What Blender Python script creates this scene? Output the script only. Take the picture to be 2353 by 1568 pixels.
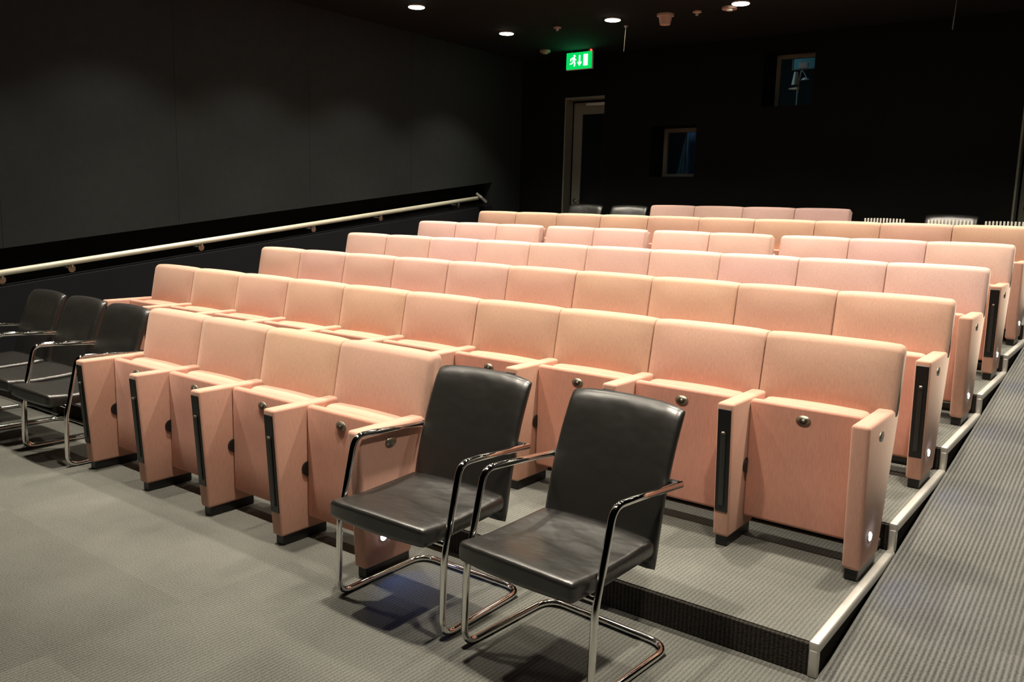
import bpy, bmesh, math, random
from mathutils import Vector, Matrix
random.seed(7)
for o in list(bpy.data.objects):
    bpy.data.objects.remove(o, do_unlink=True)
S = bpy.context.scene
COL = S.collection

# ------------------------------------------------------------------ camera
IMG_W = 2353.0
yaw, pitch, roll = math.radians(36.9468), math.radians(-8.8957), math.radians(1.5075)
fwd = Vector((-math.sin(yaw) * math.cos(pitch), math.cos(yaw) * math.cos(pitch), math.sin(pitch)))
rgt = Vector((math.cos(yaw), math.sin(yaw), 0))
upv = rgt.cross(fwd)
r2 = rgt * math.cos(roll) + upv * math.sin(roll)
u2 = upv * math.cos(roll) - rgt * math.sin(roll)
cam_data = bpy.data.cameras.new('camera')
cam = bpy.data.objects.new('camera', cam_data)
COL.objects.link(cam)
cm = Matrix((r2, u2, -fwd)).transposed().to_4x4()
cm.translation = Vector((0.7771, -3.6695, 1.5033))
cam.matrix_world = cm
cam_data.sensor_fit = 'HORIZONTAL'
cam_data.sensor_width = 36.0
cam_data.lens = 1945.2 / IMG_W * 36.0
cam_data.clip_start = 0.05
S.camera = cam

# ------------------------------------------------------------------ world, exposure
wd = bpy.data.worlds.new('world')
S.world = wd
wd.use_nodes = True
wd.node_tree.nodes['Background'].inputs[0].default_value = (0.9, 0.85, 0.75, 1)
wd.node_tree.nodes['Background'].inputs[1].default_value = 0.0
S.view_settings.view_transform = 'Standard'
S.view_settings.look = 'None'
S.view_settings.gamma = 1.0
S.view_settings.use_curve_mapping = False
S.view_settings.exposure = 0.0
LAMP_W = 325.0                      # watts of each ceiling downlight, core of the beam
LAMP_WIDE = 125.0                    # and its wide spill
LAMP_COL = (1.0, 0.89, 0.73)

# ------------------------------------------------------------------ dimensions
PITCH_X = 0.55      # seat spacing
D = 1.0             # row spacing
RISE = 0.117        # riser height
Y0 = -0.985         # nose of the first tier
XT = 0.018          # right edge of the tiers
XL = -6.2           # left wall
YB = 5.70           # back wall
XR = 3.2            # right wall
YF = -7.0           # front wall
ZC = 3.44           # ceiling

# ------------------------------------------------------------------ materials
MATS = {}
def newmat(name):
    m = bpy.data.materials.new(name)
    m.use_nodes = True
    nt = m.node_tree
    b = nt.nodes['Principled BSDF']
    MATS[name] = m
    return m, nt, b
def N(nt, typ, **kw):
    n = nt.nodes.new(typ)
    for k, v in kw.items():
        setattr(n, k, v)
    return n
def simple(name, col, rough=0.6, metal=0.0, noise=None, bump=None, spec=0.5):
    m, nt, b = newmat(name)
    b.inputs['Roughness'].default_value = rough
    b.inputs['Metallic'].default_value = metal
    b.inputs['Specular IOR Level'].default_value = spec
    if noise:
        sc, amt = noise
        tc = N(nt, 'ShaderNodeTexCoord')
        nz = N(nt, 'ShaderNodeTexNoise')
        nz.inputs['Scale'].default_value = sc
        nz.inputs['Detail'].default_value = 4
        nt.links.new(tc.outputs['Object'], nz.inputs['Vector'])
        mx = N(nt, 'ShaderNodeMix', data_type='RGBA')
        mx.inputs[6].default_value = (*[c * (1 - amt) for c in col], 1)
        mx.inputs[7].default_value = (*[min(1, c * (1 + amt)) for c in col], 1)
        nt.links.new(nz.outputs['Fac'], mx.inputs[0])
        nt.links.new(mx.outputs[2], b.inputs['Base Color'])
        if bump:
            bp = N(nt, 'ShaderNodeBump')
            bp.inputs['Strength'].default_value = bump
            bp.inputs['Distance'].default_value = 0.005
            nt.links.new(nz.outputs['Fac'], bp.inputs['Height'])
            nt.links.new(bp.outputs[0], b.inputs['Normal'])
    else:
        b.inputs['Base Color'].default_value = (*col, 1)
    return m
def emit(name, col, strength):
    m, nt, b = newmat(name)
    b.inputs['Base Color'].default_value = (*col, 1)
    b.inputs['Emission Color'].default_value = (*col, 1)
    b.inputs['Emission Strength'].default_value = strength
    return m

def fabric():
    """woven salmon upholstery, hue per object through the object's colour"""
    m, nt, b = newmat('fabric')
    oi = N(nt, 'ShaderNodeObjectInfo')
    tc = N(nt, 'ShaderNodeTexCoord')
    mp = N(nt, 'ShaderNodeMapping')
    mp.inputs['Scale'].default_value = (260, 260, 26)
    nt.links.new(tc.outputs['Object'], mp.inputs['Vector'])
    nz = N(nt, 'ShaderNodeTexNoise')
    nz.inputs['Scale'].default_value = 1.0
    nz.inputs['Detail'].default_value = 3
    nt.links.new(mp.outputs[0], nz.inputs['Vector'])
    n2 = N(nt, 'ShaderNodeTexNoise')
    n2.inputs['Scale'].default_value = 7.0
    nt.links.new(tc.outputs['Object'], n2.inputs['Vector'])
    r1 = N(nt, 'ShaderNodeMapRange')
    r1.inputs['To Min'].default_value = 0.80
    r1.inputs['To Max'].default_value = 1.20
    nt.links.new(nz.outputs['Fac'], r1.inputs['Value'])
    r2_ = N(nt, 'ShaderNodeMapRange')
    r2_.inputs['To Min'].default_value = 0.93
    r2_.inputs['To Max'].default_value = 1.07
    nt.links.new(n2.outputs['Fac'], r2_.inputs['Value'])
    mu = N(nt, 'ShaderNodeMath', operation='MULTIPLY')
    nt.links.new(r1.outputs[0], mu.inputs[0])
    nt.links.new(r2_.outputs[0], mu.inputs[1])
    vm = N(nt, 'ShaderNodeVectorMath', operation='SCALE')
    nt.links.new(oi.outputs['Color'], vm.inputs[0])
    nt.links.new(mu.outputs[0], vm.inputs['Scale'])
    nt.links.new(vm.outputs[0], b.inputs['Base Color'])
    b.inputs['Roughness'].default_value = 0.75
    b.inputs['Specular IOR Level'].default_value = 0.25
    b.inputs['Sheen Weight'].default_value = 0.25
    b.inputs['Sheen Roughness'].default_value = 0.45
    b.inputs['Sheen Tint'].default_value = (1.0, 0.86, 0.74, 1)
    bp = N(nt, 'ShaderNodeBump')
    bp.inputs['Strength'].default_value = 0.25
    bp.inputs['Distance'].default_value = 0.001
    nt.links.new(nz.outputs['Fac'], bp.inputs['Height'])
    nt.links.new(bp.outputs[0], b.inputs['Normal'])
    return m

def carpet(name, dark, light, ribw, rib=0.5, tile=0.0):
    m, nt, b = newmat(name)
    geo = N(nt, 'ShaderNodeNewGeometry')
    sep = N(nt, 'ShaderNodeSeparateXYZ')
    nt.links.new(geo.outputs['Position'], sep.inputs[0])
    mu = N(nt, 'ShaderNodeMath', operation='MULTIPLY')
    mu.inputs[1].default_value = 2 * math.pi / ribw
    nt.links.new(sep.outputs[0], mu.inputs[0])
    sn = N(nt, 'ShaderNodeMath', operation='SINE')
    nt.links.new(mu.outputs[0], sn.inputs[0])
    mr = N(nt, 'ShaderNodeMapRange')
    mr.inputs['From Min'].default_value = -1
    nt.links.new(sn.outputs[0], mr.inputs['Value'])
    nz = N(nt, 'ShaderNodeTexNoise')            # loop pile
    nz.inputs['Scale'].default_value = 170
    nz.inputs['Detail'].default_value = 2
    nt.links.new(geo.outputs['Position'], nz.inputs['Vector'])
    big = N(nt, 'ShaderNodeTexNoise')           # worn and soiled areas
    big.inputs['Scale'].default_value = 2.2
    big.inputs['Detail'].default_value = 4
    nt.links.new(geo.outputs['Position'], big.inputs['Vector'])
    a1 = N(nt, 'ShaderNodeMath', operation='MULTIPLY_ADD')
    nt.links.new(nz.outputs['Fac'], a1.inputs[0])
    a1.inputs[1].default_value = 0.9
    a1.inputs[2].default_value = -0.25
    a2 = N(nt, 'ShaderNodeMath', operation='MULTIPLY_ADD')
    nt.links.new(mr.outputs[0], a2.inputs[0])
    a2.inputs[1].default_value = rib
    nt.links.new(a1.outputs[0], a2.inputs[2])
    a3 = N(nt, 'ShaderNodeMath', operation='MULTIPLY_ADD')
    nt.links.new(big.outputs['Fac'], a3.inputs[0])
    a3.inputs[1].default_value = 0.5
    nt.links.new(a2.outputs[0], a3.inputs[2])
    sb = N(nt, 'ShaderNodeMath', operation='SUBTRACT', use_clamp=True)
    nt.links.new(a3.outputs[0], sb.inputs[0])
    sb.inputs[1].default_value = 0.25
    mx = N(nt, 'ShaderNodeMix', data_type='RGBA')
    mx.inputs[6].default_value = (*dark, 1)
    mx.inputs[7].default_value = (*light, 1)
    nt.links.new(sb.outputs[0], mx.inputs[0])
    if tile:                                    # carpet tiles differ slightly in tone
        sc = N(nt, 'ShaderNodeVectorMath', operation='SCALE')
        sc.inputs['Scale'].default_value = 2.0
        nt.links.new(geo.outputs['Position'], sc.inputs[0])
        fl = N(nt, 'ShaderNodeVectorMath', operation='FLOOR')
        nt.links.new(sc.outputs[0], fl.inputs[0])
        mk = N(nt, 'ShaderNodeVectorMath', operation='MULTIPLY')
        mk.inputs[1].default_value = (1, 1, 0)
        nt.links.new(fl.outputs[0], mk.inputs[0])
        wn = N(nt, 'ShaderNodeTexWhiteNoise', noise_dimensions='3D')
        nt.links.new(mk.outputs[0], wn.inputs['Vector'])
        tr = N(nt, 'ShaderNodeMapRange')
        tr.inputs['To Min'].default_value = 1 - tile
        tr.inputs['To Max'].default_value = 1 + tile
        nt.links.new(wn.outputs['Value'], tr.inputs['Value'])
        ts = N(nt, 'ShaderNodeVectorMath', operation='SCALE')
        nt.links.new(mx.outputs[2], ts.inputs[0])
        nt.links.new(tr.outputs[0], ts.inputs['Scale'])
        nt.links.new(ts.outputs[0], b.inputs['Base Color'])
    else:
        nt.links.new(mx.outputs[2], b.inputs['Base Color'])
    b.inputs['Roughness'].default_value = 0.95
    b.inputs['Specular IOR Level'].default_value = 0.1
    bp = N(nt, 'ShaderNodeBump')
    bp.inputs['Strength'].default_value = 0.6
    bp.inputs['Distance'].default_value = 0.004
    nt.links.new(a2.outputs[0], bp.inputs['Height'])
    nt.links.new(bp.outputs[0], b.inputs['Normal'])
    return m

def leather():
    m, nt, b = newmat('leather')
    tc = N(nt, 'ShaderNodeTexCoord')
    mp = N(nt, 'ShaderNodeMapping')
    mp.inputs['Scale'].default_value = (5, 9, 5)
    nt.links.new(tc.outputs['Object'], mp.inputs['Vector'])
    nz = N(nt, 'ShaderNodeTexNoise')
    nz.inputs['Scale'].default_value = 1.3
    nz.inputs['Detail'].default_value = 2
    nt.links.new(mp.outputs[0], nz.inputs['Vector'])
    n2 = N(nt, 'ShaderNodeTexNoise')
    n2.inputs['Scale'].default_value = 220
    nt.links.new(tc.outputs['Object'], n2.inputs['Vector'])
    b.inputs['Base Color'].default_value = (0.011, 0.0105, 0.0095, 1)
    b.inputs['Roughness'].default_value = 0.36
    b.inputs['Specular IOR Level'].default_value = 0.8
    bp = N(nt, 'ShaderNodeBump')
    bp.inputs['Strength'].default_value = 0.4
    bp.inputs['Distance'].default_value = 0.02
    b.inputs['Coat Weight'].default_value = 0.3
    b.inputs['Coat Roughness'].default_value = 0.28
    nt.links.new(nz.outputs['Fac'], bp.inputs['Height'])
    bp2 = N(nt, 'ShaderNodeBump')
    bp2.inputs['Strength'].default_value = 0.12
    bp2.inputs['Distance'].default_value = 0.001
    nt.links.new(n2.outputs['Fac'], bp2.inputs['Height'])
    nt.links.new(bp.outputs[0], bp2.inputs['Normal'])
    nt.links.new(bp2.outputs[0], b.inputs['Normal'])
    return m

def glass():
    m, nt, b = newmat('glass')
    b.inputs['Base Color'].default_value = (0.9, 0.95, 0.95, 1)
    b.inputs['Roughness'].default_value = 0.02
    b.inputs['Transmission Weight'].default_value = 1.0
    b.inputs['IOR'].default_value = 1.1
    return m

fabric()
carpet('carpet', (0.060, 0.061, 0.055), (0.218, 0.220, 0.199), 0.016, 0.25, 0.10)
carpet('carpet_ramp', (0.036, 0.0365, 0.0345), (0.158, 0.158, 0.149), 0.018, 0.6, 0.07)
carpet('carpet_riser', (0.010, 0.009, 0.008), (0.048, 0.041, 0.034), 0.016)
leather()
glass()
simple('chrome', (0.78, 0.77, 0.74), 0.07, 1.0)
simple('brushed_steel', (0.80, 0.79, 0.73), 0.42, 0.7, noise=(40, 0.06))
simple('nosing_steel', (0.56, 0.54, 0.50), 0.45, 0.7, noise=(40, 0.08))
simple('rail_steel', (0.88, 0.86, 0.70), 0.45, 0.35, noise=(30, 0.05))
simple('black_plastic', (0.006, 0.006, 0.006), 0.4)
simple('slot_bar', (0.022, 0.024, 0.022), 0.35)
simple('plate_metal', (0.30, 0.27, 0.21), 0.35, 0.8)
simple('plate_dark', (0.06, 0.055, 0.045), 0.4, 0.6)
simple('wall_cloth', (0.0195, 0.0228, 0.0232), 0.95, noise=(14, 0.18), bump=0.2, spec=0.15)
simple('wall_black', (0.0045, 0.0045, 0.0045), 0.95, noise=(9, 0.15), spec=0.1)
simple('wall_low', (0.0085, 0.0095, 0.0115), 0.85, noise=(9, 0.15), spec=0.15)
simple('wall_rear', (0.0070, 0.0068, 0.0060), 0.9, noise=(9, 0.15), spec=0.1)
simple('ceiling_black', (0.010, 0.010, 0.010), 0.95, noise=(6, 0.15), spec=0.1)
simple('grey_paint', (0.16, 0.158, 0.125), 0.55, noise=(12, 0.08))
simple('dark_glass', (0.004, 0.004, 0.005), 0.25)
simple('beige_plastic', (0.45, 0.30, 0.24), 0.5)
simple('white_plastic', (0.75, 0.73, 0.68), 0.4)
simple('pale_slat', (0.72, 0.70, 0.64), 0.35)
simple('booth_paint', (0.008, 0.010, 0.011), 0.9)
simple('blue_cloth', (0.22, 0.42, 0.55), 0.8)
simple('navy_cloth', (0.05, 0.09, 0.16), 0.8)
simple('lit_panel_board', (0.10, 0.30, 0.33), 0.6)
simple('lamp_ring', (0.5, 0.48, 0.42), 0.4)
simple('red_lens', (0.6, 0.03, 0.03), 0.3)
emit('lamp_glow', (1.0, 0.93, 0.78), 30.0)
emit('sign_green', (0.0, 0.42, 0.07), 1.6)
emit('sign_white', (0.75, 1.0, 0.8), 1.8)
emit('led_glow', (0.70, 0.82, 1.0), 45.0)
emit('red_glow', (1.0, 0.08, 0.05), 2.5)
M = MATS

# ------------------------------------------------------------------ mesh helpers
def link(name, me, mat, parent=None, smooth=False, loc=(0, 0, 0)):
    o = bpy.data.objects.new(name, me)
    COL.objects.link(o)
    if mat is not None and len(me.materials) == 0:
        me.materials.append(M[mat] if isinstance(mat, str) else mat)
    if smooth:
        for p in me.polygons:
            p.use_smooth = True
    o.location = loc
    if parent is not None:
        o.parent = parent
    return o
def mesh_from(bm, name='mesh'):
    bmesh.ops.recalc_face_normals(bm, faces=bm.faces[:])
    me = bpy.data.meshes.new(name)
    bm.to_mesh(me)
    bm.free()
    return me
def box(bm, x0, x1, y0, y1, z0, z1, bev=0.0, seg=2):
    r = bmesh.ops.create_cube(bm, size=1.0)
    vs = r['verts']
    for v in vs:
        v.co = Vector(((x0 + x1) / 2 + v.co.x * (x1 - x0), (y0 + y1) / 2 + v.co.y * (y1 - y0), (z0 + z1) / 2 + v.co.z * (z1 - z0)))
    if bev > 0:
        es = list({e for v in vs for e in v.link_edges})
        bmesh.ops.bevel(bm, geom=es, offset=bev, segments=seg, profile=0.5, affect='EDGES')
def prism_x(bm, pts, x0, x1, bev=0.0, seg=2):
    """polygon in (y, z) extruded along x"""
    a = [bm.verts.new((x0, y, z)) for y, z in pts]
    b = [bm.verts.new((x1, y, z)) for y, z in pts]
    n = len(pts)
    fs = [bm.faces.new(a), bm.faces.new(b[::-1])]
    for i in range(n):
        fs.append(bm.faces.new((a[i], a[(i + 1) % n], b[(i + 1) % n], b[i])))
    if bev > 0:
        es = list({e for f in fs for e in f.edges})
        bmesh.ops.bevel(bm, geom=es, offset=bev, segments=seg, profile=0.5, affect='EDGES')
def disc(bm, c, r, axis, h, seg=16, ry=None, r2=None):
    """cylinder centred at c along axis x/y/z, optional oval and taper"""
    ry = ry or r
    k = 1.0 if r2 is None else r2 / r
    rings = []
    for s, q in ((-h / 2, 1.0), (h / 2, k)):
        ring = []
        for i in range(seg):
            t = 2 * math.pi * i / seg
            u, v = math.cos(t) * r * q, math.sin(t) * ry * q
            p = {'x': (s, u, v), 'y': (u, s, v), 'z': (u, v, s)}[axis]
            ring.append(bm.verts.new(Vector(c) + Vector(p)))
        rings.append(ring)
    bm.faces.new(rings[0])
    bm.faces.new(rings[1][::-1])
    for i in range(seg):
        bm.faces.new((rings[0][i], rings[0][(i + 1) % seg], rings[1][(i + 1) % seg], rings[1][i]))
def fillet(pts, rad, seg=6):
    """round the corners of an open 3D polyline"""
    P = [Vector(p) for p in pts]
    out = [P[0]]
    for i in range(1, len(P) - 1):
        a, b, c = P[i - 1], P[i], P[i + 1]
        u, v = (a - b).normalized(), (c - b).normalized()
        ang = u.angle(v)
        if ang > math.pi - 0.02:
            out.append(b)
            continue
        R = rad[i] if isinstance(rad, dict) and i in rad else (rad.get(0, 0.05) if isinstance(rad, dict) else rad)
        t = min(R / math.tan(ang / 2), (a - b).length * 0.49, (c - b).length * 0.49)
        p0, p1 = b + u * t, b + v * t
        for k in range(seg + 1):
            s = k / seg
            out.append(p0 * (1 - s) ** 2 + b * 2 * s * (1 - s) + p1 * s ** 2)
    out.append(P[-1])
    return out
def tube(bm, pts, r, seg=12):
    P = [Vector(p) for p in pts]
    n = len(P)
    T = [(P[min(i + 1, n - 1)] - P[max(i - 1, 0)]).normalized() for i in range(n)]
    ref = Vector((0, 0, 1)) if abs(T[0].z) < 0.9 else Vector((1, 0, 0))
    u = T[0].cross(ref).normalized()
    rings = []
    for i in range(n):
        u = (u - T[i] * u.dot(T[i])).normalized()
        v = T[i].cross(u)
        rings.append([bm.verts.new(P[i] + (u * math.cos(2 * math.pi * k / seg) + v * math.sin(2 * math.pi * k / seg)) * r) for k in range(seg)])
    for i in range(n - 1):
        for k in range(seg):
            bm.faces.new((rings[i][k], rings[i][(k + 1) % seg], rings[i + 1][(k + 1) % seg], rings[i + 1][k]))
    bm.faces.new(rings[0])
    bm.faces.new(rings[-1][::-1])
def rounded_profile(y0, y1, z0, z1, r, seg=5, sub=3):
    pts = []
    for cy, cz, a0 in ((y1 - r, z1 - r, 0), (y0 + r, z1 - r, 90), (y0 + r, z0 + r, 180), (y1 - r, z0 + r, 270)):
        for k in range(seg + 1):
            t = math.radians(a0 + 90 * k / seg)
            pts.append((cy + r * math.cos(t), cz + r * math.sin(t)))
    full = []
    for i, p in enumerate(pts):
        q = pts[(i + 1) % len(pts)]
        full.append(p)
        if (i + 1) % (seg + 1) == 0:
            for s in range(1, sub + 1):
                full.append((p[0] + (q[0] - p[0]) * s / (sub + 1), p[1] + (q[1] - p[1]) * s / (sub + 1)))
    return full
def cushion(bm, x0, x1, prof, ends=((0.0, 0.02), (0.005, 0.009), (0.016, 0.002), (0.03, 0.0)), mid=7, warp=None, ends1=None):
    """sweep a closed (y, z) profile along x with rounded ends; warp(x_norm, y, z) -> (dy, dz)"""
    cy = (min(p[0] for p in prof) + max(p[0] for p in prof)) / 2
    cz = (min(p[1] for p in prof) + max(p[1] for p in prof)) / 2
    hy = max(p[0] for p in prof) - cy
    hz = max(p[1] for p in prof) - cz
    st = [(x0 + a, i) for a, i in ends]
    ends1 = ends1 or ends
    xa, xb = x0 + ends[-1][0], x1 - ends1[-1][0]
    st += [(xa + (xb - xa) * k / (mid + 1), 0.0) for k in range(1, mid + 1)]
    st += [(x1 - a, i) for a, i in ends1[::-1]]
    rings = []
    for x, ins in st:
        u = 2 * (x - x0) / (x1 - x0) - 1
        ring = []
        for y, z in prof:
            yy = cy + (y - cy) * (1 - ins / hy)
            zz = cz + (z - cz) * (1 - ins / hz)
            if warp:
                dy, dz = warp(u, yy, zz)
                yy += dy
                zz += dz
            ring.append(bm.verts.new((x, yy, zz)))
        rings.append(ring)
    n = len(prof)
    for a, b in zip(rings, rings[1:]):
        for k in range(n):
            bm.faces.new((a[k], a[(k + 1) % n], b[(k + 1) % n], b[k]))
    bm.faces.new(rings[0])
    bm.faces.new(rings[-1][::-1])
def empty(name, loc, rz=0.0):
    o = bpy.data.objects.new(name, None)
    o.empty_display_size = 0.1
    COL.objects.link(o)
    o.location = loc
    o.rotation_euler = (0, 0, rz)
    return o
def tag(o, label, cat, group=None):
    o['label'] = label
    o['category'] = cat
    if group:
        o['group'] = group
    return o
def struct(o, label=None):
    o['kind'] = 'structure'
    if label:
        o['label'] = label
    return o
def ordinal(n):
    return ['first', 'second', 'third', 'fourth', 'fifth', 'sixth', 'seventh', 'eighth', 'ninth', 'tenth'][n - 1]

# ------------------------------------------------------------------ setting: floor, tiers, ramp
bm = bmesh.new()
box(bm, XL, XR, YF, YB + 0.0, -0.1, 0.0)
struct(link('floor', mesh_from(bm), 'carpet'), 'grey ribbed carpet floor in front of the seating')
for r in range(2, 8):
    y0 = Y0 + (r - 2) * D
    z = (r - 1) * RISE
    y1 = YB if r == 7 else y0 + D
    bm = bmesh.new()
    box(bm, XL, XT, y0 + 0.012, y1 + (0 if r == 7 else 0.012), 0.0, z)
    t = struct(link('floor_tier', mesh_from(bm), 'carpet'), 'carpeted seating tier, step %d up from the floor' % (r - 1))
    bm = bmesh.new()
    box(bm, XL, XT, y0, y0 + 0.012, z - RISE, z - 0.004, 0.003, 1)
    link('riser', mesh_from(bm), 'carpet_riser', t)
    bm = bmesh.new()
    box(bm, XL, XT, y0 + 0.012, y1 + (0.0 if r == 7 else 0.012), z, z + 0.0005)
    bm.free()
    if r > 2:
        bm = bmesh.new()
        box(bm, XL, XT - 0.03, y0 - 0.028, y0, z - RISE + 0.014, z - RISE + 0.05, 0.006, 2)
        link('cove_strip', mesh_from(bm), 'carpet', t)
        bm = bmesh.new()
        box(bm, XL, XT - 0.03, y0 - 0.024, y0, z - RISE, z - RISE + 0.014)
        link('shadow_gap', mesh_from(bm), 'black_plastic', t)
# ramp on the right
bm = bmesh.new()
pts = [(Y0, 0.0), (Y0 + 6 * D, 6 * RISE), (YB, 6 * RISE), (YB, -0.05), (Y0, -0.05)]
prism_x(bm, pts, XT + 0.034, XR)
struct(link('floor_ramp', mesh_from(bm), 'carpet_ramp'), 'carpeted ramp rising beside the seating tiers')
bm = bmesh.new()
pts = [(Y0 + 6 * D, 6 * RISE), (YB, 6 * RISE), (YB, -0.05), (Y0 + 6 * D, -0.05)]
prism_x(bm, pts, XT, XT + 0.034)
struct(link('floor_landing', mesh_from(bm), 'carpet'))
# tier side skirts and metal edge trim
for r in range(2, 8):
    y0 = Y0 + (r - 2) * D
    z = (r - 1) * RISE
    bm = bmesh.new()
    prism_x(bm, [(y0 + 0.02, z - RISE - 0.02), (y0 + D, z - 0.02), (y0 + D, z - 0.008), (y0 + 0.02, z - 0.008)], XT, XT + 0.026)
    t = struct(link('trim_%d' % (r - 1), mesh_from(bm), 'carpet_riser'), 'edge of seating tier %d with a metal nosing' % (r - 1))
    bm = bmesh.new()
    box(bm, XT - 0.004, XT + 0.032, y0 - 0.004, y0 + D - 0.004, z - 0.030, z + 0.008, 0.008, 3)
    link('metal_nosing', mesh_from(bm), 'nosing_steel', t, True)
    bm = bmesh.new()
    box(bm, XT - 0.002, XT + 0.030, y0 - 0.006, y0 + 0.022, z - RISE - 0.001, z - 0.02, 0.007, 3)
    link('metal_post', mesh_from(bm), 'nosing_steel', t, True)

# ------------------------------------------------------------------ ceiling and walls
bm = bmesh.new()
box(bm, XL - 0.3, XR + 0.2, YF - 0.2, YB + 0.3, ZC, ZC + 0.15)
struct(link('ceiling', mesh_from(bm), 'ceiling_black'), 'black painted ceiling')
SL = 0.1222
def slot_top(y): return 1.101 + (y + 0.874) * SL
def slot_bot(y): return 0.811 + (y + 0.892) * SL
SY0, SY1 = -2.3, 5.08
# recess back of the left wall, then panels in front of it
bm = bmesh.new()
box(bm, XL - 0.3, XL - 0.14, YF, YB + 0.3, -0.1, ZC)
wl = struct(link('wall_left', mesh_from(bm), 'wall_black'), 'black side wall with a sloping handrail recess')
seams = [YF, -5.0, -3.1, SY0, -0.85, 0.62, 2.1, 3.58, SY1, YB]
for a, b in zip(seams, seams[1:]):
    bm = bmesh.new()
    if a >= SY0 and b <= SY1:
        prism_x(bm, [(a + .0008, slot_top(a)), (b - .0008, slot_top(b)), (b - .0008, ZC), (a + .0008, ZC)], XL - 0.14, XL, 0.0015, 1)
    else:
        prism_x(bm, [(a + .002, 0), (b - .002, 0), (b - .002, ZC), (a + .002, ZC)], XL - 0.14, XL, 0.004, 1)
    link('panel', mesh_from(bm), 'wall_cloth', wl)
bm = bmesh.new()
prism_x(bm, [(SY0, -0.0), (SY1, -0.0), (SY1, slot_bot(SY1)), (SY0, slot_bot(SY0))], XL - 0.14, XL + 0.01, 0.006, 2)
link('lower_panel', mesh_from(bm), 'wall_low', wl)

# back wall with openings  (x0, x1, z0, z1)
DOOR1 = (-5.51, -4.92, 0.702, 2.93)
WIN1 = (-4.25, -3.66, 1.93, 2.53)
WIN2 = (-2.90, -2.34, 2.69, 3.30)
DOOR2 = (-0.36, 0.50, 0.702, 2.93)
WT = 0.45
xs = sorted({XL - 0.14, XR, *[v for o in (DOOR1, WIN1, WIN2, DOOR2) for v in o[:2]]})
bm = bmesh.new()
for a, b in zip(xs, xs[1:]):
    hole = [o for o in (DOOR1, WIN1, WIN2, DOOR2) if o[0] <= a + 1e-6 and b <= o[1] + 1e-6]
    if hole:
        box(bm, a, b, YB, YB + WT, -0.1, hole[0][2])
        box(bm, a, b, YB, YB + WT, hole[0][3], ZC)
    else:
        box(bm, a, b, YB, YB + WT, -0.1, ZC)
wb = struct(link('wall_back', mesh_from(bm), 'wall_rear'), 'matt black rear wall with two booth windows')
bm = bmesh.new()
box(bm, XR, XR + 0.2, YF, YB + WT, -0.1, ZC)
struct(link('wall_right', mesh_from(bm), 'wall_black'))
bm = bmesh.new()
box(bm, XL - 0.3, XR + 0.2, YF - 0.2, YF, -0.1, ZC)
struct(link('wall_front', mesh_from(bm), 'wall_black'))

def door(name, o, label):
    x0, x1, z0, z1 = o
    yf = YB + 0.16
    d = struct(empty(name, ((x0 + x1) / 2, yf, z0)), label)
    d_in = Matrix.Translation((-(x0 + x1) / 2, -yf, -z0))
    def part(nm, mat, fn, parent=None, smooth=False):
        b_ = bmesh.new()
        fn(b_)
        b_.transform(d_in)
        return link(nm, mesh_from(b_), mat, parent or d, smooth)
    part('door_lining', 'grey_paint', lambda b_: (box(b_, x0, x0 + 0.02, YB - 0.008, yf, z0, z1 - .02, 0.003, 1), box(b_, x0, x1, YB - 0.008, yf, z1 - 0.03, z1, 0.003, 1)))
    leaf = part('door_leaf', 'grey_paint', lambda b_: (box(b_, x0 + 0.035, x0 + 0.165, yf, yf + 0.045, z0 + 0.01, z1 - 0.05, 0.003, 1), box(b_, x1 - 0.10, x1 - 0.005, yf, yf + 0.045, z0 + 0.01, z1 - 0.05, 0.003, 1), box(b_, x0 + 0.16, x1 - 0.095, yf, yf + 0.045, z1 - 0.20, z1 - 0.05, 0.003, 1), box(b_, x0 + 0.16, x1 - 0.095, yf, yf + 0.045, z0 + 0.01, z0 + 0.25, 0.003, 1)))
    part('glass_pane', 'dark_glass', lambda b_: box(b_, x0 + 0.15, x1 - 0.095, yf + 0.018, yf + 0.028, z0 + 0.24, z1 - 0.19), leaf)
    part('door_closer', 'brushed_steel', lambda b_: box(b_, x0 + 0.24, x1 - 0.06, yf - 0.045, yf, z1 - 0.10, z1 - 0.06, 0.008, 2), leaf)
    def handle(b_):
        disc(b_, (x0 + 0.10, yf - 0.006, z0 + 0.93), 0.026, 'y', 0.012)
        tube(b_, fillet([(x0 + 0.10, yf, z0 + 0.93), (x0 + 0.10, yf - 0.055, z0 + 0.93), (x0 + 0.20, yf - 0.055, z0 + 0.93)], 0.02), 0.010, 8)
    part('handle', 'chrome', handle, leaf, True)
    part('backing', 'wall_black', lambda b_: box(b_, x0 - 0.02, x1 + 0.02, yf + 0.06, yf + 0.09, z0, z1))
    return d
door('door_1', DOOR1, 'grey framed door with dark glass under the exit sign')
door('door_2', DOOR2, 'grey framed door at the top of the ramp')

def window(name, o, depth, label):
    x0, x1, z0, z1 = o
    y = YB + depth
    w = struct(empty(name, ((x0 + x1) / 2, y, z0)), label)
    mt = Matrix.Translation((-(x0 + x1) / 2, -y, -z0))
    t = 0.05
    b_ = bmesh.new()
    box(b_, x0, x0 + t, y, y + 0.05, z0, z1, 0.004, 1)
    box(b_, x1 - t, x1, y, y + 0.05, z0, z1, 0.004, 1)
    box(b_, x0 + t - .004, x1 - t + .004, y, y + 0.05, z0, z0 + t, 0.004, 1)
    box(b_, x0 + t - .004, x1 - t + .004, y, y + 0.05, z1 - t, z1, 0.004, 1)
    b_.transform(mt)
    link('window_frame', mesh_from(b_), 'grey_paint', w)
    b_ = bmesh.new()
    box(b_, x0 + t - 0.01, x1 - t + 0.01, y + 0.02, y + 0.026, z0 + t - 0.01, z1 - t + 0.01)
    b_.transform(mt)
    link('pane', mesh_from(b_), 'glass', w)
    return w
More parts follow.
